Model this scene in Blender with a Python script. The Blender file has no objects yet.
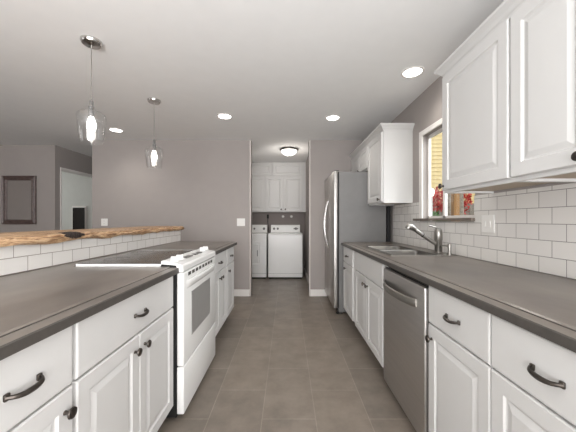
import bpy, bmesh, math, random
from mathutils import Vector, Matrix, noise
C = bpy.context.scene
random.seed(7)

# ------------------------------------------------------------------ camera, world, lights, exposure
cam = bpy.data.objects.new('camera', bpy.data.cameras.new('camera'))
C.collection.objects.link(cam)
cam.location = (0, 0, 1.19)
cam.rotation_euler = (math.pi/2, 0, 0)
cam.data.sensor_width = 36
cam.data.lens = 280/576*36
cam.data.shift_x = 1/576
cam.data.shift_y = 4/576
cam.data.clip_start = 0.02
C.camera = cam
C.view_settings.view_transform = 'Standard'
C.view_settings.look = 'None'
C.view_settings.gamma = 1
C.view_settings.use_curve_mapping = False
C.view_settings.exposure = 0.06

w = bpy.data.worlds.new('world'); C.world = w; w.use_nodes = True
bg = w.node_tree.nodes['Background']
bg.inputs[0].default_value = (0.86, 0.93, 1.0, 1); bg.inputs[1].default_value = 1.6

def light(name, kind, loc, rot, power, color=(1, 1, 1), size=None, size_y=None, parent=None, **kw):
    d = bpy.data.lights.new(name, kind); d.energy = power; d.color = color
    if kind == 'AREA':
        d.size = size
        if size_y: d.shape = 'RECTANGLE'; d.size_y = size_y
    for k, v in kw.items(): setattr(d, k, v)
    o = bpy.data.objects.new(name, d); C.collection.objects.link(o)
    o.location = loc; o.rotation_euler = rot
    if parent: o.parent = parent
    return o
R = math.radians
# area fills added behind and left of the camera; the walls there are solid
light('fill_behind', 'AREA', (-.4, -3.35, 1.2), (R(94), 0, 0), 150, (.98, .985, 1), 3.2, 2.2)
light('fill_left', 'AREA', (-6.85, -1.3, 1.35), (R(97), 0, R(-90)), 22, (.98, .985, 1), 3.2, 1.8)
# unseen area light added behind the camera, aimed up to brighten the ceiling
light('ceiling_fill', 'AREA', (-.6, -1.5, 1.0), (R(165), 0, 0), 125, (.965, .98, 1), 2.4, 1.8)
light('fill_right', 'AREA', (1.28, -2.0, 1.3), (R(92), 0, R(90)), 88, (.98, .985, 1), 2.4, 1.9)  # added fill for the peninsula cabinet fronts; no window on this side
light('laundry_fill', 'AREA', (-.9, 5.0, 2.0), (R(60), 0, R(-60)), 2.5, (1, .95, .9), .5, .5)  # small area fill added inside the alcove, which has no window
light('daylight_at_sink_window', 'AREA', (2.6, 1.9, 2.7), (0, R(52), 0), 80, (.97, .985, 1), 1.6, 1.6)  # unseen area light added outdoors to strengthen the daylight through this window
light('far_room_fill', 'AREA', (-6.8, 5.9, 1.5), (R(90), 0, R(-90)), 22, (.97, 1, .99), 1.2, 1.5)  # unseen fill added to brighten the room beyond the doorway
sun = light('sun', 'SUN', (6, -4, 8), (R(48), 0, R(35)), .9, (1, .93, .82), angle=R(1))

# ------------------------------------------------------------------ materials
def srgb(r, g, b):
    f = lambda c: (c/255/12.92 if c/255 <= .04045 else ((c/255+.055)/1.055)**2.4)
    return (f(r), f(g), f(b), 1)
class NT:
    def __init__(s, name):
        s.m = bpy.data.materials.new(name); s.m.use_nodes = True
        s.t = s.m.node_tree; s.b = s.t.nodes['Principled BSDF']
    def n(s, ty, **kw):
        x = s.t.nodes.new(ty)
        for k, v in kw.items():
            if k.startswith('_'): setattr(x, k[1:], v)
            else: x.inputs[k.replace('__', ' ')].default_value = v
        return x
    def l(s, a, b): s.t.links.new(a, b)
def mat(name, col, rough=.5, metal=0, var=.04, scale=8, bump=0, bscale=60, stretch=None, spec=None, coat=0):
    k = NT(name); b = k.b
    tc = k.n('ShaderNodeTexCoord'); mp = k.n('ShaderNodeMapping')
    if stretch: mp.inputs['Scale'].default_value = stretch
    k.l(tc.outputs['Object'], mp.inputs['Vector'])
    nz = k.n('ShaderNodeTexNoise', Scale=scale, Detail=4)
    k.l(mp.outputs[0], nz.inputs['Vector'])
    rp = k.n('ShaderNodeValToRGB')
    c = Vector(col[:3])
    rp.color_ramp.elements[0].position = .3; rp.color_ramp.elements[1].position = .7
    rp.color_ramp.elements[0].color = (*(c*(1-var)), 1); rp.color_ramp.elements[1].color = (*(c*(1+var)), 1)
    k.l(nz.outputs['Fac'], rp.inputs['Fac']); k.l(rp.outputs[0], b.inputs['Base Color'])
    b.inputs['Roughness'].default_value = rough; b.inputs['Metallic'].default_value = metal
    if spec is not None: b.inputs['Specular IOR Level'].default_value = spec
    if coat: b.inputs['Coat Weight'].default_value = coat
    if bump:
        n2 = k.n('ShaderNodeTexNoise', Scale=bscale, Detail=3); k.l(mp.outputs[0], n2.inputs['Vector'])
        bp = k.n('ShaderNodeBump', Strength=bump, Distance=.002)
        k.l(n2.outputs['Fac'], bp.inputs['Height']); k.l(bp.outputs[0], b.inputs['Normal'])
    return k.m
def emit(name, col, s):
    m = mat(name, col, .4); b = m.node_tree.nodes['Principled BSDF']
    b.inputs['Emission Color'].default_value = col; b.inputs['Emission Strength'].default_value = s
    return m
M = {}
M['wall'] = mat('greige_paint', srgb(165, 158, 154), .75, var=.015, bump=.15, bscale=180)
M['wall2'] = mat('pale_paint', srgb(205, 205, 200), .75, var=.015)
M['ceiling'] = mat('ceiling_paint', srgb(244, 244, 243), .85, var=.01, bump=.2, bscale=140)
M['trim'] = mat('white_trim', srgb(236, 232, 228), .45, var=.01)
M['jamb'] = mat('pale_jamb_paint', srgb(208, 201, 196), .6, var=.01)
M['cab'] = mat('white_cabinet', srgb(210, 209, 207), .38, var=.008, spec=.4)
M['kick'] = mat('toe_kick', srgb(70, 66, 62), .7)
M['appl'] = mat('white_enamel', srgb(240, 240, 238), .22, var=.005)
M['dark'] = mat('black_gap', srgb(16, 16, 16), .6)
M['bronze'] = mat('dark_bronze', srgb(84, 78, 73), .28, metal=.85, var=.15, scale=60)
M['chrome'] = mat('polished_nickel', srgb(205, 203, 200), .16, metal=1, var=.03)
M['nickel'] = mat('brushed_nickel', srgb(158, 155, 150), .36, metal=1, var=.05)
M['steel'] = mat('brushed_steel', srgb(196, 193, 190), .42, metal=1, var=.05, scale=3, stretch=(1, 1, 40), bump=.05)
M['sinksteel'] = mat('sink_steel', srgb(158, 155, 150), .34, metal=1, var=.04, scale=20)
M['bowlshade'] = mat('shaded_bowl_steel', srgb(126, 123, 119), .42, metal=1, var=.05, scale=20)  # darker copy of the sink steel; shade inside the bowls put into the colour
M['fridgeside'] = mat('grey_textured_side', srgb(122, 121, 120), .5, metal=.2, var=.04, bump=.4, bscale=350)
M['glassdark'] = mat('black_glass', srgb(34, 32, 31), .12, var=.05, spec=.6)
M['cooktop'] = mat('grey_ceramic_glass', srgb(58, 54, 51), .16, var=.12, scale=300)
M['ovenglass'] = mat('oven_glass', srgb(150, 149, 147), .3, var=.03)
M['grayplastic'] = mat('grey_plastic', srgb(110, 108, 106), .4)
M['laundrywall'] = mat('laundry_paint', srgb(150, 141, 137), .75, var=.02)  # brown-grey, darker than the main walls, for the alcove's back and left
M['bulb'] = emit('glowing_bulb', (1, .95, .88, 1), 8)
M['lens'] = emit('glowing_lens', (1, .97, .93, 1), 9)
M['bowl'] = emit('glowing_bowl', (1, .97, .92, 1), 3.2)
M['bowl2'] = emit('outdoor_lamp_globe', (1, .97, .92, 1), .8)
M['plate'] = mat('white_plastic', srgb(238, 236, 232), .35, var=.005)
M['mirrorframe'] = mat('dark_carved_wood', srgb(92, 76, 72), .4, var=.3, scale=30, bump=.5, bscale=40)
M['mirror'] = mat('mirror_glass', srgb(215, 213, 212), .03, metal=1, var=.005)
M['sill'] = mat('stone_sill', srgb(112, 102, 93), .5, var=.15, scale=30)
M['siding'] = mat('cream_siding', srgb(230, 204, 146), .7, var=.05)
M['post'] = mat('porch_wood', srgb(150, 108, 58), .7, var=.2, scale=4, stretch=(6, 6, .6))
M['fence'] = mat('weathered_fence', srgb(142, 132, 120), .8, var=.2, scale=5, stretch=(6, 6, .5))
M['redleaf'] = mat('red_leaves', srgb(196, 52, 44), .6, var=.4, scale=30)
M['greenleaf'] = mat('green_leaves', srgb(84, 122, 54), .6, var=.4, scale=30)
M['greybark'] = mat('grey_bark', srgb(150, 138, 124), .85, var=.35, scale=22, bump=.8, bscale=40)
M['soil'] = mat('garden_ground', srgb(120, 112, 90), .9, var=.2, scale=3)
M['underside'] = mat('birch_underside', srgb(186, 170, 150), .6, var=.06, scale=4, stretch=(1, 8, 1))

def glass(name, tint=(.97, .98, .98, 1), fres=.35, base=.03):
    m = bpy.data.materials.new(name); m.use_nodes = True; t = m.node_tree
    t.nodes.remove(t.nodes['Principled BSDF'])
    out = t.nodes['Material Output']
    tr = t.nodes.new('ShaderNodeBsdfTransparent'); tr.inputs[0].default_value = tint
    gl = t.nodes.new('ShaderNodeBsdfGlossy'); gl.inputs['Roughness'].default_value = .03
    lw = t.nodes.new('ShaderNodeLayerWeight'); lw.inputs[0].default_value = .5
    pw = t.nodes.new('ShaderNodeMath'); pw.operation = 'POWER'; pw.inputs[1].default_value = 4
    fr = t.nodes.new('ShaderNodeMath'); fr.operation = 'MULTIPLY'; fr.inputs[1].default_value = fres
    t.links.new(lw.outputs['Facing'], pw.inputs[0]); t.links.new(pw.outputs[0], fr.inputs[0])
    ad = t.nodes.new('ShaderNodeMath'); ad.operation = 'ADD'; ad.inputs[1].default_value = base; ad.use_clamp = True
    mx = t.nodes.new('ShaderNodeMixShader')
    t.links.new(fr.outputs[0], ad.inputs[0]); t.links.new(ad.outputs[0], mx.inputs[0])
    t.links.new(tr.outputs[0], mx.inputs[1]); t.links.new(gl.outputs[0], mx.inputs[2]); t.links.new(mx.outputs[0], out.inputs[0])
    return m
M['pane'] = glass('window_glass')
M['shade'] = glass('clear_seeded_glass', (.975, .98, .98, 1), .9, .16)

def brick_mat(name, axes, shift, bw, rh, mortar, c1, c2, cm, rough, bump, mottled=0):
    k = NT(name); b = k.b
    g = k.n('ShaderNodeNewGeometry'); sx = k.n('ShaderNodeSeparateXYZ'); cx = k.n('ShaderNodeCombineXYZ')
    k.l(g.outputs['Position'], sx.inputs[0])
    for i in (0, 1):
        a = k.n('ShaderNodeMath', _operation='SUBTRACT'); a.inputs[1].default_value = shift[i]
        k.l(sx.outputs[axes[i]], a.inputs[0]); k.l(a.outputs[0], cx.inputs[i])
    br = k.n('ShaderNodeTexBrick', _offset=.5, _offset_frequency=2)
    br.inputs['Scale'].default_value = 1
    br.inputs['Mortar Size'].default_value = mortar; br.inputs['Mortar Smooth'].default_value = .15
    br.inputs['Brick Width'].default_value = bw; br.inputs['Row Height'].default_value = rh
    br.inputs['Color1'].default_value = c1; br.inputs['Color2'].default_value = c2; br.inputs['Mortar'].default_value = cm
    k.l(cx.outputs[0], br.inputs['Vector'])
    col = br.outputs['Color']
    if mottled:
        nz = k.n('ShaderNodeTexNoise', Scale=5, Detail=6, Roughness=.65); k.l(g.outputs['Position'], nz.inputs['Vector'])
        rp = k.n('ShaderNodeValToRGB'); rp.color_ramp.elements[0].position = .3; rp.color_ramp.elements[1].position = .72
        rp.color_ramp.elements[0].color = (1-mottled,)*3+(1,); rp.color_ramp.elements[1].color = (1+mottled,)*3+(1,)
        k.l(nz.outputs['Fac'], rp.inputs[0])
        mx = k.n('ShaderNodeMixRGB', _blend_type='MULTIPLY'); mx.inputs[0].default_value = 1
        k.l(col, mx.inputs[1]); k.l(rp.outputs[0], mx.inputs[2]); col = mx.outputs[0]
    k.l(col, b.inputs['Base Color'])
    b.inputs['Roughness'].default_value = rough
    inv = k.n('ShaderNodeMath', _operation='SUBTRACT'); inv.inputs[0].default_value = 1
    k.l(br.outputs['Fac'], inv.inputs[1])
    bp = k.n('ShaderNodeBump', Strength=bump, Distance=.002)
    k.l(inv.outputs[0], bp.inputs['Height']); k.l(bp.outputs[0], b.inputs['Normal'])
    return k.m
M['floor'] = brick_mat('slate_floor_tile', (1, 0), (1.96, -.149), .57, .3205, .0028,
                       srgb(134, 123, 112), srgb(120, 111, 102), srgb(146, 136, 125), .36, .4, .22)
M['tile_r'] = brick_mat('white_subway_right', (1, 2), (1.397, .9175), .146, .084, .0016,
                        srgb(232, 229, 224), srgb(226, 223, 219), srgb(140, 134, 130), .18, .6)
M['tile_l'] = brick_mat('white_subway_left', (1, 2), (1.5016, .998), .1565, .08, .0016,
                        srgb(236, 233, 228), srgb(230, 227, 223), srgb(150, 138, 126), .2, .6)
def counter_mat():
    k = NT('concrete_counter'); b = k.b
    g = k.n('ShaderNodeNewGeometry')
    mp = k.n('ShaderNodeMapping'); mp.inputs['Scale'].default_value = (1.6, .7, 1); k.l(g.outputs['Position'], mp.inputs[0])
    nz = k.n('ShaderNodeTexNoise', Scale=3.2, Detail=4, Roughness=.5, Distortion=.1); k.l(mp.outputs[0], nz.inputs['Vector'])
    rp = k.n('ShaderNodeValToRGB'); e = rp.color_ramp.elements
    e[0].position = .3; e[0].color = srgb(94, 86, 79); e[1].position = .7; e[1].color = srgb(126, 118, 110)
    x = e.new(.5); x.color = srgb(112, 104, 97)
    k.l(nz.outputs['Fac'], rp.inputs[0]); k.l(rp.outputs[0], b.inputs['Base Color'])
    n2 = k.n('ShaderNodeTexNoise', Scale=7, Detail=4); k.l(g.outputs['Position'], n2.inputs['Vector'])
    mr = k.n('ShaderNodeMapRange'); mr.inputs['To Min'].default_value = .27; mr.inputs['To Max'].default_value = .31
    k.l(n2.outputs['Fac'], mr.inputs[0]); k.l(mr.outputs[0], b.inputs['Roughness'])
    return k.m
M['counter'] = counter_mat()
M['counteredge'] = mat('concrete_edge', srgb(74, 70, 66), .5, var=.12, scale=40)
def slab_mat():
    k = NT('live_edge_wood'); b = k.b
    g = k.n('ShaderNodeNewGeometry')
    mp = k.n('ShaderNodeMapping'); mp.inputs['Scale'].default_value = (16, 4.5, 34); k.l(g.outputs['Position'], mp.inputs[0])
    nz = k.n('ShaderNodeTexNoise', Scale=2, Detail=8, Roughness=.7, Distortion=1.2); k.l(mp.outputs[0], nz.inputs['Vector'])
    rp = k.n('ShaderNodeValToRGB'); e = rp.color_ramp.elements
    e[0].position = .34; e[0].color = srgb(78, 54, 38); e[1].position = .66; e[1].color = srgb(224, 196, 160)
    x = e.new(.44); x.color = srgb(158, 118, 84); x = e.new(.53); x.color = srgb(204, 168, 130)
    k.l(nz.outputs['Fac'], rp.inputs[0]); k.l(rp.outputs[0], b.inputs['Base Color']); b.inputs['Roughness'].default_value = .5
    bp = k.n('ShaderNodeBump', Strength=.5, Distance=.006); k.l(nz.outputs['Fac'], bp.inputs['Height']); k.l(bp.outputs[0], b.inputs['Normal'])
    return k.m
M['slab'] = slab_mat()
M['bark'] = mat('dark_bark', srgb(48, 38, 34), .8, var=.5, scale=30, bump=1, bscale=30)

# ------------------------------------------------------------------ mesh helpers
def wloc(o):
    v = Vector((0, 0, 0))
    while o: v += o.location; o = o.parent
    return v
class MB:
    def __init__(s): s.bm = bmesh.new()
    def box(s, a, b, bev=0, seg=2):
        x0, x1 = sorted((a[0], b[0])); y0, y1 = sorted((a[1], b[1])); z0, z1 = sorted((a[2], b[2]))
        r = bmesh.ops.create_cube(s.bm, size=1)
        for v in r['verts']:
            v.co = Vector((x0+(v.co.x+.5)*(x1-x0), y0+(v.co.y+.5)*(y1-y0), z0+(v.co.z+.5)*(z1-z0)))
        if bev:
            ed = list({e for v in r['verts'] for e in v.link_edges})
            bmesh.ops.bevel(s.bm, geom=ed, offset=bev, segments=seg, affect='EDGES', profile=.5)
        return s
    def rings(s, loops, cap0=True, cap1=True, closed=True):
        vs = [[s.bm.verts.new(p) for p in lp] for lp in loops]
        n = len(vs[0])
        for i in range(len(vs)-1):
            for j in range(n if closed else n-1):
                s.bm.faces.new((vs[i][j], vs[i][(j+1) % n], vs[i+1][(j+1) % n], vs[i+1][j]))
        if cap0: s.bm.faces.new(list(reversed(vs[0])))
        if cap1: s.bm.faces.new(vs[-1])
        return s
    def lathe(s, c, prof, seg=24, axis='z', cap0=True, cap1=True):
        loops = []
        for r, h in prof:
            lp = []
            for k in range(seg):
                a = 2*math.pi*k/seg; u, v = r*math.cos(a), r*math.sin(a)
                if axis == 'z': p = (c[0]+u, c[1]+v, c[2]+h)
                elif axis == 'x': p = (c[0]+h, c[1]+u, c[2]+v)
                else: p = (c[0]+v, c[1]+h, c[2]+u)
                lp.append(p)
            loops.append(lp)
        return s.rings(loops, cap0, cap1)
    def tube(s, pts, r, seg=12):
        pts = [Vector(p) for p in pts]; loops = []
        rr = r if isinstance(r, (list, tuple)) else [r]*len(pts)
        prev = None
        for i, p in enumerate(pts):
            d = (pts[min(i+1, len(pts)-1)]-pts[max(i-1, 0)]).normalized()
            if prev is None:
                up = Vector((0, 0, 1)) if abs(d.z) < .9 else Vector((0, 1, 0))
                n = d.cross(up).normalized()
            else: n = (prev - d*prev.dot(d)).normalized()
            prev = n; b = d.cross(n)
            loops.append([p+rr[i]*(n*math.cos(2*math.pi*k/seg)+b*math.sin(2*math.pi*k/seg)) for k in range(seg)])
        return s.rings(loops)
    def build(s, name, m, parent=None, origin=None, smooth=False, bevel=0, bottom=True):
        bm = s.bm
        bmesh.ops.recalc_face_normals(bm, faces=bm.faces)
        me = bpy.data.meshes.new(name)
        if parent is None and origin is None:
            xs = [v.co.x for v in bm.verts]; ys = [v.co.y for v in bm.verts]; zs = [v.co.z for v in bm.verts]
            origin = Vector(((min(xs)+max(xs))/2, (min(ys)+max(ys))/2, min(zs)))
        off = wloc(parent) if parent else Vector(origin)
        bmesh.ops.translate(bm, vec=-off, verts=bm.verts)
        bm.to_mesh(me); bm.free()
        for mm in (m if isinstance(m, list) else [m]): me.materials.append(mm)
        o = bpy.data.objects.new(name, me); C.collection.objects.link(o)
        if parent: o.parent = parent
        else: o.location = off
        if smooth:
            for p in me.polygons: p.use_smooth = True
            try: me.set_sharp_from_angle(angle=R(38))
            except Exception: pass
        if bevel:
            md = o.modifiers.new('bevel', 'BEVEL'); md.width = bevel; md.segments = 2; md.limit_method = 'ANGLE'
        return o
def thing(name, label, cat, loc, group=None):
    o = bpy.data.objects.new(name, None); C.collection.objects.link(o); o.location = loc; o.empty_display_size = .1
    o['label'] = label; o['category'] = cat
    if group: o['group'] = group
    return o
def tag(o, label, cat, group=None):
    o['label'] = label; o['category'] = cat
    if group: o['group'] = group
    return o
def struct(name, mb, m, label=None, parent=None, **kw):
    o = mb.build(name, m, parent, **kw)
    if not parent: o['kind'] = 'structure'
    if label: o['label'] = label
    return o
def copy_tree(o, parent=None):
    c = o.copy(); C.collection.objects.link(c); c.parent = parent
    for ch in list(o.children): copy_tree(ch, c)
    return c

# ------------------------------------------------------------------ the room
H = 2.44; RX = 1.33; BY = 4.38
struct('floor', MB().box((-7, -3.5, -.08), (RX+.07, 6.9, 0)), M['floor'], 'dark grey rectangular floor tiles in running bond')
struct('ceiling', MB().box((-7.1, -3.6, H), (RX+.07, 7.0, H+.1)), M['ceiling'], 'flat pale grey painted ceiling')
WY0, WY1, WZ0, WZ1 = 1.98, 2.735, 1.205, 2.01
b = MB(); b.box((RX, -3.5, 0), (RX+.07, WY0, H)); b.box((RX, WY1, 0), (RX+.07, 4.5, H))
b.box((RX, WY0, 0), (RX+.07, WY1, WZ0-.025)); b.box((RX, WY0, WZ1), (RX+.07, WY1, H))
struct('wall_right', b, M['wall'], 'greige kitchen wall with the window over the sink')
struct('wall_back', MB().box((-3.05, BY, 0), (-.563, BY+.12, H)), M['wall'], 'greige wall left of the laundry opening')
struct('wall_back_right', MB().box((.344, BY, 0), (RX, BY+.12, H)), M['wall'], 'greige wall behind the refrigerator')
struct('wall_far_left', MB().box((-7, 4.67, 0), (-3.87, 4.77, H)), M['wall'], 'greige wall with the mirror')
b = MB(); b.box((-3.97, 4.77, 0), (-3.87, 4.80, H)); b.box((-3.97, 5.75, 0), (-3.87, 6.8, H)); b.box((-3.97, 4.80, 2.06), (-3.87, 5.75, H))
struct('wall_hall', b, M['wall'], 'hall wall with a white cased doorway')
struct('wall_hall_end', MB().box((-7, 6.8, 0), (-1.4, 6.9, H)), M['wall2'], 'pale wall of the room beyond the doorway')
struct('wall_hall_right', MB().box((-3.05, BY+.12, 0), (-2.95, 6.8, H)), M['wall'])
struct('wall_left', MB().box((-7.1, -3.5, 0), (-7, 6.9, H)), M['wall'])
struct('wall_behind', MB().box((-7, -3.6, 0), (RX+.07, -3.5, H)), M['wall'])
struct('wall_laundry_back', MB().box((-1.4, 6.4, 0), (.5, 6.5, H)), M['laundrywall'], 'laundry alcove back wall')
struct('wall_laundry_left', MB().box((-1.4, BY+.12, 0), (-1.3, 6.4, H)), M['laundrywall'])
struct('wall_laundry_right', MB().box((.41, BY+.12, 0), (.5, 6.4, H)), M['wall'])
# peninsula half wall with tile
PX = -1.39
struct('wall_peninsula', MB().box((PX-.008, -.4, 0), (PX-.13, 3.66, 1.064)), M['wall'], 'low half wall carrying the raised wooden bar')
struct('wall_peninsula_tile', MB().box((PX, -.4, .917), (PX-.008, 3.66, 1.062)), M['tile_l'], 'two rows of white subway tile under the wooden bar')
# right backsplash
b = MB()
TX = RX-.008
b.box((TX, -.4, .917), (RX, 3.49, WZ0-.03)); b.box((TX, -.4, WZ0-.03), (RX, WY0-.002, 1.361)); b.box((TX, 2.80, WZ0-.03), (RX, 3.49, 1.368))
struct('wall_right_tile', b, M['tile_r'], 'white subway tile backsplash behind the sink counter')
# baseboards and trims
struct('baseboard_back', MB().box((-3.05, BY-.014, 0), (-.585, BY, .105), .003), M['trim'])
struct('baseboard_back_right', MB().box((.366, BY-.014, 0), (RX, BY, .105), .003), M['trim'])
struct('baseboard_laundry', MB().box((.396, BY+.14, 0), (.41, 6.38, .1), .003), M['trim'])
struct('trim_1', MB().box((-.585, BY-.012, 0), (-.563, BY+.132, H-.001), .002), M['jamb'], 'pale corner board on left of laundry opening')
struct('trim_2', MB().box((.344, BY-.012, 0), (.366, BY+.132, H-.001), .002), M['jamb'], 'pale corner board on right of laundry opening')
b = MB(); b.box((-3.87, 4.775, 0), (-3.858, 4.80, 2.09)); b.box((-3.87, 4.80, 2.06), (-3.858, 5.79, 2.09)); b.box((-3.87, 5.75, 0), (-3.858, 5.79, 2.06))
b.box((-3.97, 4.80, 0), (-3.87, 4.812, 2.06)); b.box((-3.97, 5.738, 0), (-3.87, 5.75, 2.06)); b.box((-3.97, 4.812, 2.048), (-3.87, 5.738, 2.06))
struct('trim_3', b, M['trim'], 'white door casing in the hall wall')
# kitchen window
b = MB(); fx0, fx1 = RX+.045, RX+.069
b.box((fx0, WY1-.018, WZ0), (fx1, WY1, WZ1)); b.box((fx0, WY0, WZ0), (fx1, WY0+.022, WZ1))
b.box((fx0, WY0, WZ0), (fx1, WY1, WZ0+.022)); b.box((fx0, WY0, WZ1-.028), (fx1, WY1, WZ1)); b.box((fx0, 2.44, WZ0), (fx1, 2.468, WZ1))
win = struct('window_1', b, M['trim'], 'white framed slider window over the sink')
pn = MB().box((RX+.055, WY0+.02, WZ0+.02), (RX+.058, WY1-.025, WZ1-.025)).build('pane', M['pane'], win)
b = MB(); b.box((RX-.014, WY1, WZ0), (RX, WY1+.058, WZ1+.05), .003); b.box((RX-.014, WY0, WZ1), (RX, WY1, WZ1+.05), .003)
struct('trim_4', b, M['trim'], 'white casing around the kitchen window')
struct('trim_5', MB().box((RX-.035, WY0-.012, WZ0-.022), (RX+.03, WY1+.15, WZ0), .003), M['sill'], 'dark stone window sill')

# ------------------------------------------------------------------ cabinet building blocks
def face_rings(P, a0, a1, z0, z1, rings):
    """P(depth,a,z)->world. rings: (inset, depth)"""
    loops = []
    for ins, d in rings:
        loops.append([P(d, a0+ins, z0+ins), P(d, a1-ins, z0+ins), P(d, a1-ins, z1-ins), P(d, a0+ins, z1-ins)])
    return loops
def door_mesh(P, a0, a1, z0, z1, stile=.055):
    b = MB()
    b.rings(face_rings(P, a0, a1, z0, z1, [(0, .020), (0, .005), (.004, 0), (stile, 0), (stile+.006, .007), (stile+.012, .008), (stile+.034, .0015), (stile+.036, .001)]))
    return b
def slab_mesh(P, a0, a1, z0, z1):
    return MB().rings(face_rings(P, a0, a1, z0, z1, [(0, .020), (0, .005), (.003, .001), (.008, 0)]))
def knob_mesh(P, a, z, r=.0175):
    b = MB(); o = P(0, a, z); d = Vector(P(-1, a, z))-Vector(o)
    prof = [(.007, -.001), (.007, .001), (.0055, .006), (.006, .012), (r*.8, .017), (r, .021), (r*.92, .026), (r*.45, .029), (.001, .0295)]
    sx = d.x if abs(d.x) > .5 else d.y
    ax = 'x' if abs(d.x) > .5 else 'y'
    return b.lathe(o, [(q, h*sx) for q, h in prof], 16, ax)
def pull_mesh(P, a, z, w=.115):
    b = MB(); pts = []; rr = []
    for k in range(15):
        t = k/14; u = (t-.5)
        dep = -.004-.021*(1-(2*u)**4)
        sag = -.006*(1-(2*u)**2)
        pts.append(P(dep, a+u*w, z+sag)); rr.append(.0052+.0022*abs(math.sin(math.pi*t)))
    b.tube(pts, rr, 8)
    for u in (-.5, .5):
        pa = P(.0, a+u*w-.011*(1 if u > 0 else 0)-.003*(1 if u < 0 else 0), z-.009); pb = P(-.008, a+u*w+.011*(1 if u < 0 else 0)+.003*(1 if u > 0 else 0), z+.009)
        b.box(pa, pb, .003)
    return b
DZ0, DZ1, SZ = .105, .868, .683
def base_cabinet(side, y0, y1, label, fronts, depth_back, hollow=False, group=None, knobs=()):
    """fronts: list of (kind, y0, y1)  kind: drawer, false, door"""
    face = .6625 if side < 0 else .70
    P = lambda d, a, z: (side*(face+d), a, z)
    t = thing('base_cabinet', label, 'cabinet', (side*(face+.25), (y0+y1)/2, 0), group)
    b = MB()
    y0g, y1g = y0+.001, y1-.001
    if hollow:
        b.box(P(.021, y0g, .1), P(depth_back, y0g+.018, .875)); b.box(P(.021, y1g-.018, .1), P(depth_back, y1g, .875))
        b.box(P(.021, y0g+.018, .1), P(depth_back, y1g-.018, .118)); b.box(P(depth_back-.01, y0g+.018, .118), P(depth_back, y1g-.018, .875))
        b.box(P(.021, y0g+.018, .118), P(.035, y1g-.018, .875))
    else: b.box(P(.021, y0g, .1), P(depth_back, y1g, .875))
    b.build('carcass', M['cab'], t)
    MB().box(P(.085, y0g, 0), P(.10, y1g, .1)).build('toe_kick', M['kick'], t)
    for kind, a0, a1 in fronts:
        if kind == 'door':
            o = door_mesh(P, a0, a1, DZ0, SZ-.005).build('door', M['cab'], t)
            for ka, kz in knobs:
                if a0 < ka < a1: knob_mesh(P, ka, kz).build('knob', M['bronze'], o, smooth=True)
        else:
            o = slab_mesh(P, a0, a1, SZ+.003, DZ1).build('drawer' if kind == 'drawer' else 'false_front', M['cab'], t)
            if kind == 'drawer': pull_mesh(P, (a0+a1)/2, .773, .095).build('pull', M['bronze'], o, smooth=True)
    return t
GL = 'white base cabinets under the peninsula counter'
base_cabinet(-1, -.35, .13, 'nearest white base cabinet of peninsula, beside the camera and out of frame', [('drawer', -.34, .12), ('door', -.34, .12)], .60, knobs=[(.08, .615)])
base_cabinet(-1, .13, .875, 'white peninsula base cabinet in the bottom left corner of the photo', [('drawer', .535, .868), ('drawer', .14, .53), ('door', .535, .868), ('door', .14, .53)], .60, knobs=[(.835, .615), (.17, .615)])
base_cabinet(-1, .875, 1.650, 'wide white base cabinet with one drawer and two doors just left of the range', [('drawer', .885, 1.635), ('door', .885, 1.257), ('door', 1.262, 1.635)], .60, knobs=[(1.218, .615), (1.302, .615)])
base_cabinet(-1, 2.412, 3.09, 'white two-door base cabinet between the range and the peninsula end cabinet', [('drawer', 2.44, 3.07), ('door', 2.44, 2.782), ('door', 2.787, 3.07)], .60, knobs=[(2.745, .615), (2.83, .615)])
base_cabinet(-1, 3.09, 3.52, 'narrow white base cabinet at the far end of the peninsula', [('drawer', 3.11, 3.50), ('door', 3.11, 3.50)], .60, knobs=[(3.16, .615)])
base_cabinet(1, 2.94, 3.495, 'white base cabinet beside the refrigerator', [('drawer', 3.0, 3.475), ('door', 3.0, 3.475)], .61, knobs=[(3.33, .615)])
base_cabinet(1, 2.03, 2.94, 'white two-door sink cabinet with plain false front', [('false', 2.06, 2.885), ('door', 2.06, 2.468), ('door', 2.473, 2.885)], .61, hollow=True, knobs=[(2.43, .615), (2.52, .615)])
base_cabinet(1, .9655, 1.392, 'white base cabinet just right of the dishwasher', [('drawer', .969, 1.388), ('door', .969, 1.388)], .61, knobs=[(1.353, .615)])
base_cabinet(1, .53, .9655, 'white base cabinet in the bottom right corner of the photo', [('drawer', .54, .963), ('door', .54, .963)], .61, knobs=[(.575, .615)])
base_cabinet(1, -.35, .53, 'nearest white base cabinet of sink run, beside the camera and out of frame', [('drawer', -.34, .52), ('door', -.34, .09), ('door', .095, .52)], .61, knobs=[(.05, .615), (.135, .615)])

# ------------------------------------------------------------------ countertops
def edge_profile(side, x):
    s = side
    return [(s*x, .877), (s*x, .9045), (s*(x+.0035), .908), (s*(x+.046), .909), (s*(x+.0465), .907), (s*(x+.0485), .907), (s*(x+.050), .911), (s*(x+.058), .915), (s*(x+.105), .915), (s*(x+.105), .877)]
def extrude_y(b, prof, y0, y1, round_end=False):
    loops = [[(x, y0, z) for x, z in prof], [(x, y1, z) for x, z in prof]]
    b.rings(loops)
def edge_faces(o):
    for p in o.data.polygons:
        if abs(p.normal.x) > .5 or abs(p.normal.y) > .5: p.material_index = 1
b = MB(); L0 = .6375
extrude_y(b, edge_profile(-1, L0), -.37, 1.652)
extrude_y(b, edge_profile(-1, L0), 2.408, 3.58)
b.box((-(L0+.105), -.37, .877), (-1.262, 1.652, .915)); b.box((-(L0+.105), 2.408, .877), (-1.262, 3.58, .915))
b.box((-1.262, -.37, .877), (PX+.001, 3.58, .915))
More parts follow.
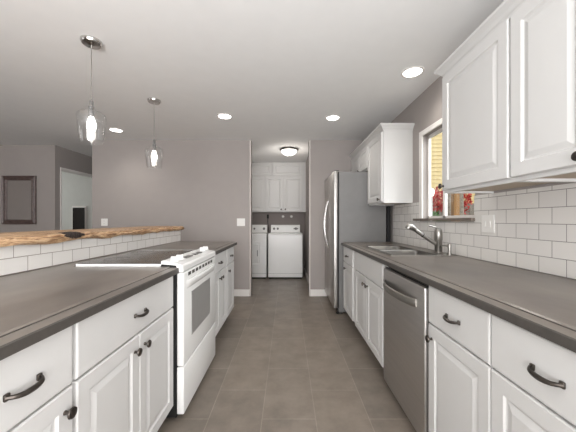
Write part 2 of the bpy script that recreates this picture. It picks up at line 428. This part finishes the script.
lc = b.build('countertop', [M['counter'], M['counteredge']]); edge_faces(lc); tag(lc, 'dark brown-grey stone-look countertop with stepped edge, on peninsula around the range', 'countertop')
SX0, SX1, SY0, SY1 = .79, 1.295, 2.13, 2.97
b = MB(); E = .68
extrude_y(b, edge_profile(1, E), -.37, 3.505)
hx0, hx1, hy0, hy1 = SX0+.02, SX1-.02, SY0+.02, SY1-.02
b.box((E+.105, -.37, .877), (TX-.001, hy0, .915)); b.box((E+.105, hy1, .877), (TX-.001, 3.505, .915))
b.box((E+.105, hy0, .877), (hx0, hy1, .915)); b.box((hx1, hy0, .877), (TX-.001, hy1, .915))
rc = b.build('countertop', [M['counter'], M['counteredge']]); edge_faces(rc); tag(rc, 'long grey stone-look countertop holding the sink, along window wall', 'countertop')

# live edge bar
def edge_wobble(y): return noise.noise(Vector((y*2.2, 0, 3)))*.02+noise.noise(Vector((y*9, 5, 3)))*.010
b = MB(); n = 320; loops = []
for i in range(n+1):
    y = -.42+(3.72+.42)*i/n
    f = edge_wobble(y)
    g = noise.noise(Vector((y*6.1, 9, 1)))*.012; g2 = noise.noise(Vector((y*17, 4, 1)))*.014
    zt = 1.1075+noise.noise(Vector((y*5, 2, 8)))*.003
    xf = -1.360+f
    if i > n-6: xf -= (i-(n-6))**2*.0006
    zf = .014*noise.noise(Vector((y*7, 7, 7))); zb = 1.0585+.014*noise.noise(Vector((y*4, 3, 2)))+.006*noise.noise(Vector((y*13, 3, 2)))
    loops.append([(-1.39, y, 1.0645), (xf-.022, y, 1.0645), (xf-.012, y, zb), (xf+.004+g2, y, 1.070+zf), (xf+.008+g, y, 1.082+zf), (xf-.002+g2, y, 1.092), (xf-.004+g, y, 1.101), (xf-.03, y, zt), (-1.6, y, 1.109), (-1.84+f, y, 1.1085), (-1.86+g, y, 1.09), (-1.84, y, 1.066)])
b.rings(loops)
bar = b.build('bar_top', M['slab'], smooth=True); tag(bar, 'live-edge slab of tan wood forming the raised bar on the half wall', 'bar top')
# bark pocket on the slab's edge
b = MB(); loops = []
for i in range(29):
    t = i/28; y = 1.70+.17*t; q = math.sin(math.pi*t)**.5
    x = -1.360+edge_wobble(y); wob = .012*noise.noise(Vector((y*45, 1, 1))); w2 = .012*noise.noise(Vector((y*60, 6, 1)))
    hh = .002+.025*q+wob
    loops.append([(x-.03, y, 1.090-hh*.7), (x+.014+wob, y, 1.090-hh*.6), (x+.017+w2, y, 1.094), (x+.008+wob, y, 1.098+hh*.5), (x-.02+w2, y, 1.102+hh*.5), (x-.07, y, 1.100+hh*.45), (x-.07, y, 1.085)])
b.rings(loops)
b.build('bark_pocket', M['bark'], bar)

# ------------------------------------------------------------------ upper cabinets
def upper_cabinet(y0, y1, z0, z1, label, doors, knobs=(), crown=None, face=1.0, name='wall_cabinet'):
    P = lambda d, a, z: (face+d, a, z)
    t = thing(name, label, 'cabinet', (RX-.15, (y0+y1)/2, z0))
    b = MB().box((face+.021, y0, z0+.018), (RX-.001, y1, z1)); b.box((face+.021, y0, z0), (face+.04, y1, z0+.018))
    b.box((face+.04, y0, z0), (RX-.001, y0+.016, z0+.018)); b.box((face+.04, y1-.016, z0), (RX-.001, y1, z0+.018)); b.build('carcass', M['cab'], t)
    MB().box((face+.041, y0+.017, z0+.013), (RX-.012, y1-.017, z0+.0178)).build('underside', M['underside'], t)
    for a0, a1, d0, d1 in doors:
        o = door_mesh(P, a0, a1, d0, d1, .058).build('door', M['cab'], t)
        for ka, kz in knobs:
            if a0 < ka < a1 and d0 < kz < d1: knob_mesh(P, ka, kz).build('knob', M['bronze'], o, smooth=True)
    if crown:
        path, zb, zt = crown
        prof = [(0, zb), (.006, zb), (.008, zb+.012), (.016, zb+.018), (.024, zb+.032), (.038, zb+.044), (.044, zb+.05), (.046, zt), (0, zt)]
        loops = []
        for (px, py), (ox, oy) in path: loops.append([(px+ox*o_, py+oy*o_, z_) for o_, z_ in prof])
        MB().rings(loops).build('crown_moulding', M['cab'], t)
    return t
CF = 1.021
upper_cabinet(1.262, 1.815, 1.362, 2.118, 'white raised-panel wall cabinet right beside the window', [(1.270, 1.808, 1.380, 2.105)], [(1.79, 1.406)],
              ([((RX-.001, 1.815), (0, 1)), ((CF, 1.815), (-1, 1)), ((CF, 1.262), (-1, 0))], 2.112, 2.175))
upper_cabinet(.90, 1.262, 1.362, 2.118, 'white wall cabinet cropped by the top right corner of the photo', [(.908, 1.256, 1.380, 2.105)], [(.945, 1.406)],
              ([((CF, 1.262), (-1, 0)), ((CF, .90), (-1, 0))], 2.112, 2.175))
upper_cabinet(.10, .90, 1.362, 2.118, 'nearest white wall cabinet, beside the camera and out of frame', [(.108, .497, 1.380, 2.105), (.503, .892, 1.380, 2.105)], [(.47, 1.413), (.53, 1.413)],
              ([((CF, .90), (-1, 0)), ((CF, .10), (-1, 0))], 2.112, 2.175))
upper_cabinet(2.96, 3.487, 1.37, 2.14, 'tall white wall cabinet between the window and the refrigerator', [(2.972, 3.478, 1.388, 2.125)], [(3.03, 1.413)],
              ([((RX-.001, 2.96), (0, -1)), ((CF, 2.96), (-1, -1)), ((CF, 3.487), (-1, 0))], 2.135, 2.20))
upper_cabinet(3.487, 4.375, 1.828, 2.14, 'short white two-door cabinet above the refrigerator', [(3.497, 3.928, 1.845, 2.125), (3.934, 4.365, 1.845, 2.125)], [(3.89, 1.865), (3.97, 1.865)],
              ([((CF, 3.487), (-1, 0)), ((CF, 4.375), (-1, 0))], 2.135, 2.20))

# ------------------------------------------------------------------ refrigerator
t = thing('refrigerator', 'tall stainless side-by-side refrigerator with grey side, at the end of the sink run', 'refrigerator', (.93, 3.94, 0))
MB().box((.655, 3.525, .03), (1.25, 4.355, 1.80), .006).build('cabinet', M['fridgeside'], t)
MB().box((.66, 3.54, .0), (.70, 4.34, .075)).build('base_grille', M['kick'], t)
def fdoor(a0, a1): return MB().box((.588, a0, .075), (.640, a1, 1.81), .012, 3)
d1 = fdoor(3.525, 4.005).build('door', M['steel'], t, smooth=True); d2 = fdoor(4.012, 4.355).build('door', M['steel'], t, smooth=True)
MB().box((.640, 3.53, .08), (.655, 4.35, 1.795)).build('door_gasket', M['dark'], t)
for a, d in ((3.965, d1), (4.052, d2)):
    pts = []
    for k in range(21):
        u = k/20; pts.append((.590-.055*math.sin(math.pi*u)**.75, a, .80+.66*u))
    MB().tube(pts, 0.0095, 10).build('handle', M['chrome'], d, smooth=True)
for a in (3.56, 4.32): MB().lathe((.645, a, 0), [(.018, 0), (.018, .02), (.010, .022), (.010, .074)], 12).build('foot', M['dark'], t, smooth=True)
for a in (3.54, 4.30): MB().box((.60, a, 1.811), (.66, a+.03, 1.822), .003).build('hinge_cap', M['grayplastic'], t)
MB().box((1.262, 3.53, .0), (1.30, 3.56, 1.36)).build('gap_shade_strip', M['dark'], t)  # dark strip standing in for the shaded gap between refrigerator and wall

# ------------------------------------------------------------------ dishwasher
t = thing('dishwasher', 'stainless dishwasher with curved bar handle under the grey counter', 'dishwasher', (.95, 1.71, 0))
y0, y1 = 1.402, 2.018
MB().box((.735, y0, .09), (1.29, y1, .862)).build('tub', M['dark'], t)
MB().box((.770, y0+.01, .0), (.785, y1-.01, .09)).build('toe_kick', M['dark'], t)
dr = MB().box((.694, y0+.012, .05), (.732, y1-.004, .848), .007, 3).build('door', M['steel'], t, smooth=True)
MB().box((.712, y0+.014, .8485), (.734, y1-.006, .854)).build('control_strip', M['glassdark'], dr)
loops = []
for k in range(25):
    u = k/24; y = 1.50+.475*u; dd = .694-.048*math.sin(math.pi*u)**.55; zc = .745
    loops.append([(dd, y, zc-.023), (dd-.005, y, zc-.019), (dd-.008, y, zc), (dd-.005, y, zc+.019), (dd, y, zc+.023), (dd+.004, y, zc)])
MB().rings(loops).build('handle', M['nickel'], dr, smooth=True)

# ------------------------------------------------------------------ range
t = thing('range', 'white slide-in electric range set in the peninsula', 'range', (-.93, 2.03, 0))
y0, y1 = 1.657, 2.403
MB().box((-.655, y0, .02), (-1.255, y1, .925)).build('body', M['dark'], t)
dz = .32
dr = MB().box((-.612, y0+.003, .035), (-.654, y1-.003, dz-.006), .006, 3).build('drawer', M['appl'], t, smooth=True)
# oven door: slightly bowed front with moulded handle ledge
dor = MB().box((-.612, y0+.003, dz), (-.654, y1-.003, .876), .008, 3).build('door', M['appl'], t, smooth=True)
b = MB(); b.box((-.6115, 1.795, .455), (-.6085, 2.215, .735), .001); b.build('window', M['ovenglass'], dor)
b = MB(); loops = []
for k in range(21):
    u = k/20; y = 1.70+.66*u; q = math.sin(math.pi*u)**.5
    loops.append([(-.613, y, .768), (-.613+.010*q, y, .774), (-.613+.026*q, y, .80), (-.613+.028*q, y, .815), (-.613+.020*q, y, .824), (-.613, y, .822)])
b.rings(loops); b.build('handle', M['appl'], dor, smooth=True)
for k in range(8):
    y = 1.735+k*.072
    MB().box((-.6118, y, .846), (-.6105, y+.046, .867)).build('vent_slot', M['kick'], dor)
# console
b = MB(); prof = [(-.655, .881), (-.618, .881), (-.613, .887), (-.615, .915), (-.624, .925), (-.735, .950), (-.745, .946), (-.745, .928), (-.655, .92)]
b.rings([[(x, y0-.001, z) for x, z in prof], [(x, y1+.001, z) for x, z in prof]])
con = b.build('control_panel', M['appl'], t, bevel=.002)
def on_console(x): return .925+(-.624-x)*(.025/.111)
for a in (1.705, 1.79, 2.27, 2.35):
    z = on_console(-.685)
    k = MB().lathe((-.685, a, z-.001), [(.028, 0), (.028, .004), (.021, .008), (.019, .020), (.016, .023), (.001, .0235)], 20)
    k.box((-.706, a-.005, z+.008), (-.664, a+.005, z+.029), .002); k.build('knob', M['appl'], con, smooth=True)
for a0, a1 in ((1.86, 1.98), (2.04, 2.11), (2.14, 2.20)):
    MB().box((-.70, a0, on_console(-.685)-.004), (-.665, a1, on_console(-.685)+.0035)).build('display', M['grayplastic'], con)
MB().box((-1.245, y0-.009, .9156), (-.745, y0+.008, .930), .002).build('cooktop_rim', M['appl'], t)
b = MB(); b.box((-1.245, y1-.008, .9255), (-.745, y1+.001, .934), .002)
b.build('cooktop_rim', M['appl'], t)
gl = MB().box((-1.250, y0+.014, .9255), (-.7455, y1-.008, .9332)).build('glass_cooktop', M['cooktop'], t)
for cx_, cy_, r_ in ((-.87, 1.85, .105), (-.87, 2.21, .08), (-1.12, 1.85, .08), (-1.12, 2.21, .105)):
    b = MB(); seg = 36; lo = [[(cx_+rr*math.cos(2*math.pi*k/seg), cy_+rr*math.sin(2*math.pi*k/seg), zz) for k in range(seg)] for rr, zz in ((r_, .9335), (r_, .9338), (r_-.004, .9338), (r_-.004, .9335))]
    b.rings(lo, False, False); b.build('burner_ring', M['grayplastic'], gl)
for a in (y0+.05, y1-.05):
    for x in (-.70, -1.2): MB().lathe((x, a, 0), [(.018, 0), (.018, .012), (.008, .014), (.008, .02)], 12).build('foot', M['dark'], t)

# ------------------------------------------------------------------ sink and faucet
t = thing('sink', 'double-bowl stainless steel drop-in sink in the grey counter', 'sink', ((SX0+SX1)/2, (SY0+SY1)/2, .915))
b = MB(); z = .9155
bowls = [(SX0+.035, SX1-.115, SY0+.035, 2.53), (SX0+.035, SX1-.115, 2.565, SY1-.035)]
# rim as strips
b.box((SX0, SY0, z), (SX1, SY0+.035, z+.005)); b.box((SX0, SY1-.035, z), (SX1, SY1, z+.005))
b.box((SX0, SY0+.035, z), (SX0+.035, SY1-.035, z+.005)); b.box((SX1-.115, SY0+.035, z), (SX1, SY1-.035, z+.005)); b.box((SX0+.035, 2.53, z-.012), (SX1-.115, 2.565, z+.003))
b.build('rim', M['sinksteel'], t)
for x0, x1, a0, a1 in bowls:
    b = MB(); rings = []
    for ins, zz in ((0, z+.004), (.004, z-.004), (.010, z-.13), (.022, z-.155), (.05, z-.162)):
        r0 = .03+ins*.3; lp = []
        for (qx, qy, st) in ((x1-ins, a1-ins, 0), (x0+ins, a1-ins, 90), (x0+ins, a0+ins, 180), (x1-ins, a0+ins, 270)):
            for k in range(5):
                an = R(st+22.5*k); ox = -r0 if st in (0, 270) else r0; oy = -r0 if st in (0, 90) else r0
                lp.append((qx+ox+r0*math.cos(an), qy+oy+r0*math.sin(an), zz))
        rings.append(lp)
    b.rings(rings, False, True); bo = b.build('bowl', M['bowlshade'], t, smooth=True)
    md = bo.modifiers.new('t', 'SOLIDIFY'); md.thickness = .0012
    MB().lathe(((x0+x1)/2, (a0+a1)/2, z-.1615), [(.04, 0), (.04, .003), (.03, .002), (.001, .001)], 20).build('drain', M['chrome'], bo, smooth=True)
DK = z+.005
t = thing('faucet', 'brushed nickel single-lever faucet with angled pull-out wand, on the sink', 'faucet', (1.243, 2.30, DK))
b = MB(); b.lathe((1.243, 2.30, DK), [(.034, 0), (.034, .006), (.027, .010), (.029, .014), (.028, .10), (.031, .105), (.031, .17), (.028, .188), (.016, .200), (.001, .203)], 24)
b.build('body', M['nickel'], t, smooth=True)
b = MB(); pl = [(1.243, 2.30, DK), ]
loops = [[(1.243+.03*math.cos(2*math.pi*k/28), 2.30+.105*math.sin(2*math.pi*k/28), DK+h) for k in range(28)] for h in (0.0002, .004)]
b.rings(loops); b.build('base_plate', M['nickel'], t)
b = MB(); b.tube([(1.235, 2.30, .985), (1.18, 2.30, 1.020), (1.10, 2.30, 1.076), (1.055, 2.30, 1.108)], [.0145, .015, .016, .0165], 14); b.build('wand', M['nickel'], t, smooth=True)
b = MB(); b.tube([(1.056, 2.30, 1.108), (1.045, 2.30, 1.116), (1.02, 2.30, 1.134), (1.000, 2.30, 1.138), (.990, 2.30, 1.118)], [.016, .021, .025, .025, .022], 16); b.build('spray_head', M['nickel'], t, smooth=True)
MB().tube([(1.118, 2.30, 1.0634), (1.112, 2.30, 1.0676)], .0175, 14).build('wand_collar', M['dark'], t)
b = MB(); b.tube([(1.243, 2.30, 1.112), (1.225, 2.30, 1.128), (1.195, 2.30, 1.137), (1.165, 2.30, 1.143)], [.010, .008, .006, .006], 10); b.build('lever', M['nickel'], t, smooth=True)
t = thing('soap_dispenser', 'small brushed nickel soap dispenser beside the faucet', 'soap dispenser', (1.25, 2.155, DK))
MB().lathe((1.25, 2.155, DK), [(.020, 0), (.020, .006), (.012, .010), (.011, .05), (.013, .052), (.013, .085), (.001, .088)], 16).build('pump', M['nickel'], t, smooth=True)
MB().tube([(1.25, 2.155, DK+.066), (1.235, 2.19, DK+.068), (1.225, 2.225, DK+.066), (1.222, 2.235, DK+.058)], .0052, 8).build('spout', M['nickel'], t, smooth=True)

# ------------------------------------------------------------------ washer and dryer
t = thing('washing_machine', 'white top-load washing machine, right of the dryer in laundry alcove', 'washer', (-.03, 5.98, 0))
x0, x1 = -.383, .315
MB().box((x0, 5.655, .03), (x1, 6.33, .895), .012, 3).build('cabinet', M['appl'], t)
MB().box((x0+.004, 5.652, .895), (x1-.004, 6.20, .915), .006).build('lid', M['appl'], t)
MB().box((x0+.02, 5.67, 0), (x1-.02, 6.3, .03)).build('base', M['dark'], t)
b = MB(); loops = [[(x, 6.13, .915), (x, 6.15, 1.07), (x, 6.17, 1.085), (x, 6.31, 1.085), (x, 6.31, .915)] for x in (x0+.03, x1-.03)]
b.rings(loops); con = b.build('control_panel', M['appl'], t, bevel=.006)
for x, r_ in ((x0+.10, .026), (x0+.18, .026), (x1-.12, .03)):
    MB().lathe((x, 6.144, 1.0), [(r_, 0), (r_*.9, -.012), (.001, -.014)], 16, 'y').build('knob', M['grayplastic'], con)
MB().box((x1-.17, 6.136, .985), (x1-.07, 6.139, 1.015)).build('dial_plate', M['grayplastic'], con)
MB().box((x0+.004, 5.650, .11), (x1-.004, 5.654, .113)).build('seam', M['grayplastic'], t)
t = thing('clothes_dryer', 'white front-load dryer, left of the washing machine', 'dryer', (-.77, 5.98, 0))
x0, x1 = -1.10, -.415
MB().box((x0, 5.655, .03), (x1, 6.33, .915), .012, 3).build('cabinet', M['appl'], t)
MB().box((x0+.02, 5.67, 0), (x1-.02, 6.3, .03)).build('base', M['dark'], t)
P = lambda d, a, z: (a, 5.655+d, z)
b = MB().rings(face_rings(P, x0+.10, x1-.10, .28, .76, [(0, .0), (0, -.006), (.006, -.014), (.035, -.014), (.045, -.004), (.055, -.004), (.065, -.014)]))
dd = b.build('door', M['appl'], t)
MB().box((x1-.19, 5.640, .46), (x1-.175, 5.647, .58), .002).build('handle', M['grayplastic'], dd)
b = MB(); loops = [[(x, 6.13, .915), (x, 6.15, 1.07), (x, 6.17, 1.085), (x, 6.31, 1.085), (x, 6.31, .915)] for x in (x0+.02, x1-.02)]
b.rings(loops); con = b.build('control_panel', M['appl'], t, bevel=.006)
for x, r_ in ((x1-.09, .028), (x1-.30, .022)):
    MB().lathe((x, 6.144, 1.0), [(r_, 0), (r_*.9, -.012), (.001, -.014)], 16, 'y').build('knob', M['grayplastic'], con)
MB().box((x0+.004, 5.650, .11), (x1-.004, 5.654, .113)).build('seam', M['grayplastic'], t)

def laundry_cab(x0, x1, z0, z1, doors, label, knobs=()):
    t = thing('wall_cabinet', label, 'cabinet', ((x0+x1)/2, 6.22, z0))
    P = lambda d, a, z: (a, 6.03+d, z)
    MB().box((x0+.001, 6.051, z0), (x1-.001, 6.399, z1)).build('carcass', M['cab'], t)
    for a0, a1, d0, d1 in doors:
        o = door_mesh(P, a0, a1, d0, d1, .05).build('door', M['cab'], t)
        for ka, kz in knobs:
            if a0 < ka < a1: knob_mesh(P, ka, kz).build('knob', M['bronze'], o)
laundry_cab(-.474, .408, 1.365, 2.125, [(-.455, -.085, 1.38, 2.115), (-.075, .335, 1.38, 2.115)], 'white two-door laundry wall cabinet above the washing machine', [(-.125, 1.42), (-.035, 1.42)])
laundry_cab(-1.299, -.474, 1.365, 2.125, [(-1.28, -.89, 1.38, 2.115), (-.88, -.49, 1.38, 2.115)], 'white laundry wall cabinet above the dryer', [(-.93, 1.42), (-.84, 1.42)])
laundry_cab(-.315, .408, 2.125, 2.438, [(-.305, .33, 2.14, 2.425)], 'short white laundry cabinet at the ceiling over the washing machine')
laundry_cab(-1.299, -.315, 2.125, 2.438, [(-1.28, -.325, 2.14, 2.425)], 'short white laundry cabinet at the ceiling over the dryer')
def valve(x, z, label):
    t = thing('water_valve', label, 'valve', (x, 6.40, z))
    MB().lathe((x, 6.3995, z), [(.03, 0), (.03, -.006), (.010, -.008), (.010, -.05)], 14, 'y').build('flange', M['plate'], t)
    MB().box((x-.02, 6.34, z-.006), (x+.02, 6.35, z+.008), .002).build('handle', M['plate'], t)
valve(-.09, 1.27, 'left water valve on wall above the washing machine')
valve(.10, 1.27, 'right water valve on wall above the washing machine')
t = thing('dryer_cord', 'black plug and cord on wall between dryer and washing machine', 'cord', (-.435, 6.39, 1.2))
MB().box((-.455, 6.36, 1.225), (-.415, 6.399, 1.315), .004).build('plug', M['dark'], t)
MB().tube([(-.435, 6.37, 1.23), (-.437, 6.368, 1.15), (-.42, 6.366, 1.0), (-.40, 6.366, .8)], .007, 8).build('cable', M['dark'], t)

# ------------------------------------------------------------------ wall plates
def plate(P, a, z, w_, h_, label, kind, n_):
    t = thing('light_switch' if kind == 'switch' else 'wall_outlet', label, 'switch' if kind == 'switch' else 'outlet', P(0, a, z))
    MB().box(P(-.0005, a-w_/2, z-h_/2), P(-.006, a+w_/2, z+h_/2), .002).build('cover_plate', M['plate'], t)
    for k in range(n_):
        c_ = a+(k-(n_-1)/2)*.046
        if kind == 'switch': MB().box(P(-.006, c_-.008, z-.02), P(-.010, c_+.008, z+.02), .001).build('toggle', M['plate'], t)
        else:
            for s in (-.02, .02):
                o = MB().box(P(-.006, c_-.014, z+s-.012), P(-.008, c_+.014, z+s+.012), .001).build('socket', M['plate'], t)
                for q in (-.005, .005): MB().box(P(-.008, c_+q-.001, z+s-.004), P(-.0084, c_+q+.001, z+s+.006)).build('slot', M['dark'], o)
Pb = lambda d, a, z: (a, BY+d, z); Pr = lambda d, a, z: (TX+d, a, z)
plate(Pb, -.72, 1.155, .125, .12, 'white double light switch left of the laundry opening', 'switch', 2)
plate(Pb, -2.855, 1.155, .10, .115, 'white wall outlet on back wall above the wooden bar', 'outlet', 1)
plate(Pr, 1.838, 1.165, .115, .115, 'white double switch plate on the tiled backsplash right of the window', 'switch', 2)

# ------------------------------------------------------------------ mirror and far screen
t = thing('mirror', 'rectangular mirror in a dark carved wood frame on the far left wall', 'mirror', (-4.455, 4.66, 1.12))
P = lambda d, a, z: (a, 4.668+d, z)
fr = [(0, 0), (0, -.025), (.012, -.035), (.03, -.022), (.045, -.030), (.06, -.028), (.075, -.012), (.078, -.004)]
b = MB().rings(face_rings(P, -4.735, -4.175, 1.12, 1.925, fr), True, False); b.build('frame', M['mirrorframe'], t)
MB().box((-4.66, 4.662, 1.195), (-4.25, 4.666, 1.85)).build('glass', M['mirror'], t)
t = thing('wall_screen', 'black screen in white surround, seen through the far left doorway', 'screen', (-5.03, 6.795, .95))
MB().box((-5.20, 6.77, .90), (-4.87, 6.799, 1.53), .003).build('surround', M['trim'], t)
MB().box((-5.18, 6.762, .93), (-4.89, 6.769, 1.49), .002).build('panel', M['glassdark'], t)

# ------------------------------------------------------------------ ceiling lights
def recessed(loc, label):
    t = thing('recessed_light', label, 'ceiling light', loc, None)
    z = H
    b = MB(); seg = 32; x, y = loc[0], loc[1]
    b.rings([[(x+r_*math.cos(2*math.pi*k/seg), y+r_*math.sin(2*math.pi*k/seg), z-h_) for k in range(seg)] for r_, h_ in ((.092, .0005), (.092, .004), (.076, .007), (.072, .001))], False, False)
    b.build('trim_ring', M['trim'], t, smooth=True)
    MB().lathe((x, y, z-.004), [(.073, 0), (.073, .003)], 32).build('lens', M['lens'], t)
    light('downlight', 'SPOT', (0, 0, -.02), (0, 0, 0), 16, (1, .95, .88), parent=t, spot_size=R(140), spot_blend=.9, shadow_soft_size=.07)
    return t
rl = recessed((1.06, 2.365, H), 'recessed ceiling light nearest the sink window')
GR = 'recessed ceiling lights'
rl['group'] = GR
for p, lb in (((.56, 3.42), 'recessed ceiling light in front of the refrigerator'), ((-.75, 3.37), 'recessed ceiling light above the far end of the peninsula'),
              ((-2.375, 3.89), 'recessed ceiling light between the two pendants, near the back wall'),):
    c = copy_tree(rl); c.location = (p[0], p[1], H); c['label'] = lb
def pendant():
    x, y = -1.365, 1.955
    t = thing('pendant_light', 'nearer clear glass pendant lamp, left one over the wooden bar', 'pendant lamp', (x, y, H), 'glass pendants over the wooden bar')
    MB().lathe((x, y, H), [(.066, -.0005), (.066, -.012), (.058, -.024), (.03, -.027), (.008, -.032)], 32).build('canopy', M['chrome'], t, smooth=True)
    MB().tube([(x, y, H-.03), (x, y, 2.02)], .0028, 8).build('cord', M['nickel'], t)
    s = MB().lathe((x, y, 0), [(.004, 2.03), (.012, 2.02), (.013, 1.985), (.017, 1.98), (.017, 1.915), (.014, 1.91)], 18).build('socket', M['grayplastic'], t, smooth=True)
    g = MB().lathe((x, y, 0), [(.019, 1.985), (.021, 1.965), (.040, 1.950), (.068, 1.940), (.084, 1.925), (.087, 1.905), (.082, 1.84), (.0735, 1.757), (.068, 1.735), (.066, 1.728)], 36, cap0=False, cap1=False).build('lamp_shade', M['shade'], t, smooth=True)
    MB().lathe((x, y, 0), [(.013, 1.91), (.016, 1.898), (.026, 1.870), (.029, 1.85), (.025, 1.825), (.016, 1.812), (.001, 1.810)], 18).build('bulb', M['bulb'], t, smooth=True)
    return t
p1 = pendant(); p2 = copy_tree(p1); p2.location = (-1.385, 2.92, H); p2['label'] = 'farther clear glass pendant lamp, right one over the wooden bar'
t = thing('flush_ceiling_light', 'round flush ceiling lamp with bronze ring and frosted bowl at laundry opening', 'ceiling light', (.035, 4.93, H))
MB().lathe((.035, 4.93, H), [(.15, -.0005), (.165, -.012), (.162, -.03), (.14, -.034)], 36).build('ring', M['bronze'], t, smooth=True)
MB().lathe((.035, 4.93, H), [(.140, -.034), (.132, -.055), (.105, -.085), (.06, -.108), (.012, -.116)], 36).build('bowl', M['bowl'], t, smooth=True)
MB().lathe((.035, 4.93, H), [(.010, -.116), (.013, -.124), (.006, -.136), (.001, -.138)], 12).build('finial', M['bronze'], t, smooth=True)
light('bowl_light', 'POINT', (0, 0, -.22), (0, 0, 0), 4, (1, .93, .85), parent=t, shadow_soft_size=.1)

# ------------------------------------------------------------------ outside the window
struct('trim_ground', MB().box((RX+.08, -4, -.35), (16, 22, -.3)), M['soil'], 'garden ground outside the window').name = 'ground'
t = thing('neighbouring_house', 'cream clapboard house beyond the garden, seen through window', 'house', (8, 12.5, -.3))
b = MB()
for k in range(34):
    z = -.3+k*.17; b.rings([[(3.6, 12+.0, z), (3.6, 12-.03, z), (3.6, 12-.005, z+.17), (3.6, 12.1, z+.17), (3.6, 12.1, z)], [(13, 12, z), (13, 12-.03, z), (13, 12-.005, z+.17), (13, 12.1, z+.17), (13, 12.1, z)]])
b.build('siding', M['siding'], t)
MB().box((7.2, 11.92, 1.9), (7.45, 12.0, 4.4)).build('corner_board', M['trim'], t)
def post(x, y, label, m='post', w_=.09):
    tag(MB().box((x-w_/2, y-w_/2, -.3), (x+w_/2, y+w_/2, 2.6), .004).build('porch_post', M[m]), label, 'post')
post(2.735, 4.55, 'brown wooden porch post outside the kitchen window')
post(2.16, 4.30, 'tan porch post at the far edge of the window view', 'post', .05)
def bush(x, y, z, rx, rz, n, m, label, name, cat, seed):
    rn = random.Random(seed); t = thing(name, label, cat, (x, y, -.3))
    MB().tube([(x, y, -.3), (x+.03, y, z)], [.04, .02], 8).build('stem', M['bark'], t)
    b = MB()
    for _ in range(n):
        while True:
            v = Vector((rn.uniform(-1, 1), rn.uniform(-1, 1), rn.uniform(-1, 1)))
            if v.length < 1: break
        c = Vector((x+v.x*rx, y+v.y*rx, z+v.z*rz)); s = rn.uniform(.04, .08)
        q = Matrix.Rotation(rn.uniform(0, 6), 3, Vector((rn.random(), rn.random(), rn.random()+.1)).normalized())
        vs = [b.bm.verts.new(c+q@Vector(p)) for p in ((-s, 0, 0), (0, -s*.5, s*.1), (s, 0, 0), (0, s*.5, s*.1))]
        b.bm.faces.new(vs)
    b.build('foliage', M[m], t)
bush(4.40, 8.2, 1.78, .34, .36, 420, 'redleaf', 'red-leaved shrub seen left of the porch post', 'red_shrub', 'shrub', 1)
bush(5.25, 8.4, 1.75, .25, .5, 260, 'redleaf', 'red-leaved shrub seen right of the porch post', 'red_shrub', 'shrub', 2)
bush(3.62, 6.9, .86, .30, .56, 900, 'greenleaf', 'low green shrub under the red-leaved shrubs', 'green_shrub', 'shrub', 3)
for tx, ty, tr, lb in ((2.92, 5.0, .055, 'grey-barked young tree trunk just left of the porch post'), (3.47, 5.6, .07, 'grey-barked tree trunk right of the porch post')):
    tt = MB().tube([(tx, ty, -.3), (tx+.01, ty, .8), (tx-.01, ty+.02, 1.8), (tx+.03, ty, 3.2)], [tr*1.2, tr, tr*.95, tr*.8], 12).build('tree_trunk', M['greybark'], smooth=True); tag(tt, lb, 'tree')
t = thing('garden_fence', 'weathered grey board fence behind the garden shrubs', 'fence', (6, 9.4, -.3))
b = MB()
for k in range(26): b.box((3.9+k*.16, 9.4, -.3), (3.9+k*.16+.145, 9.43, 1.75))
b.build('boards', M['fence'], t)
t = thing('porch_lamp', 'white globe lamp outside the kitchen window', 'lamp', (2.50, 4.85, 1.6))
MB().tube([(2.50, 4.85, -.3), (2.50, 4.85, 1.6)], .02, 8).build('pole', M['trim'], t)
MB().lathe((2.50, 4.85, 1.60), [(.03, 0), (.048, .04), (.055, .08), (.045, .12), (.02, .14), (.001, .145)], 18).build('globe', M['bowl2'], t, smooth=True)
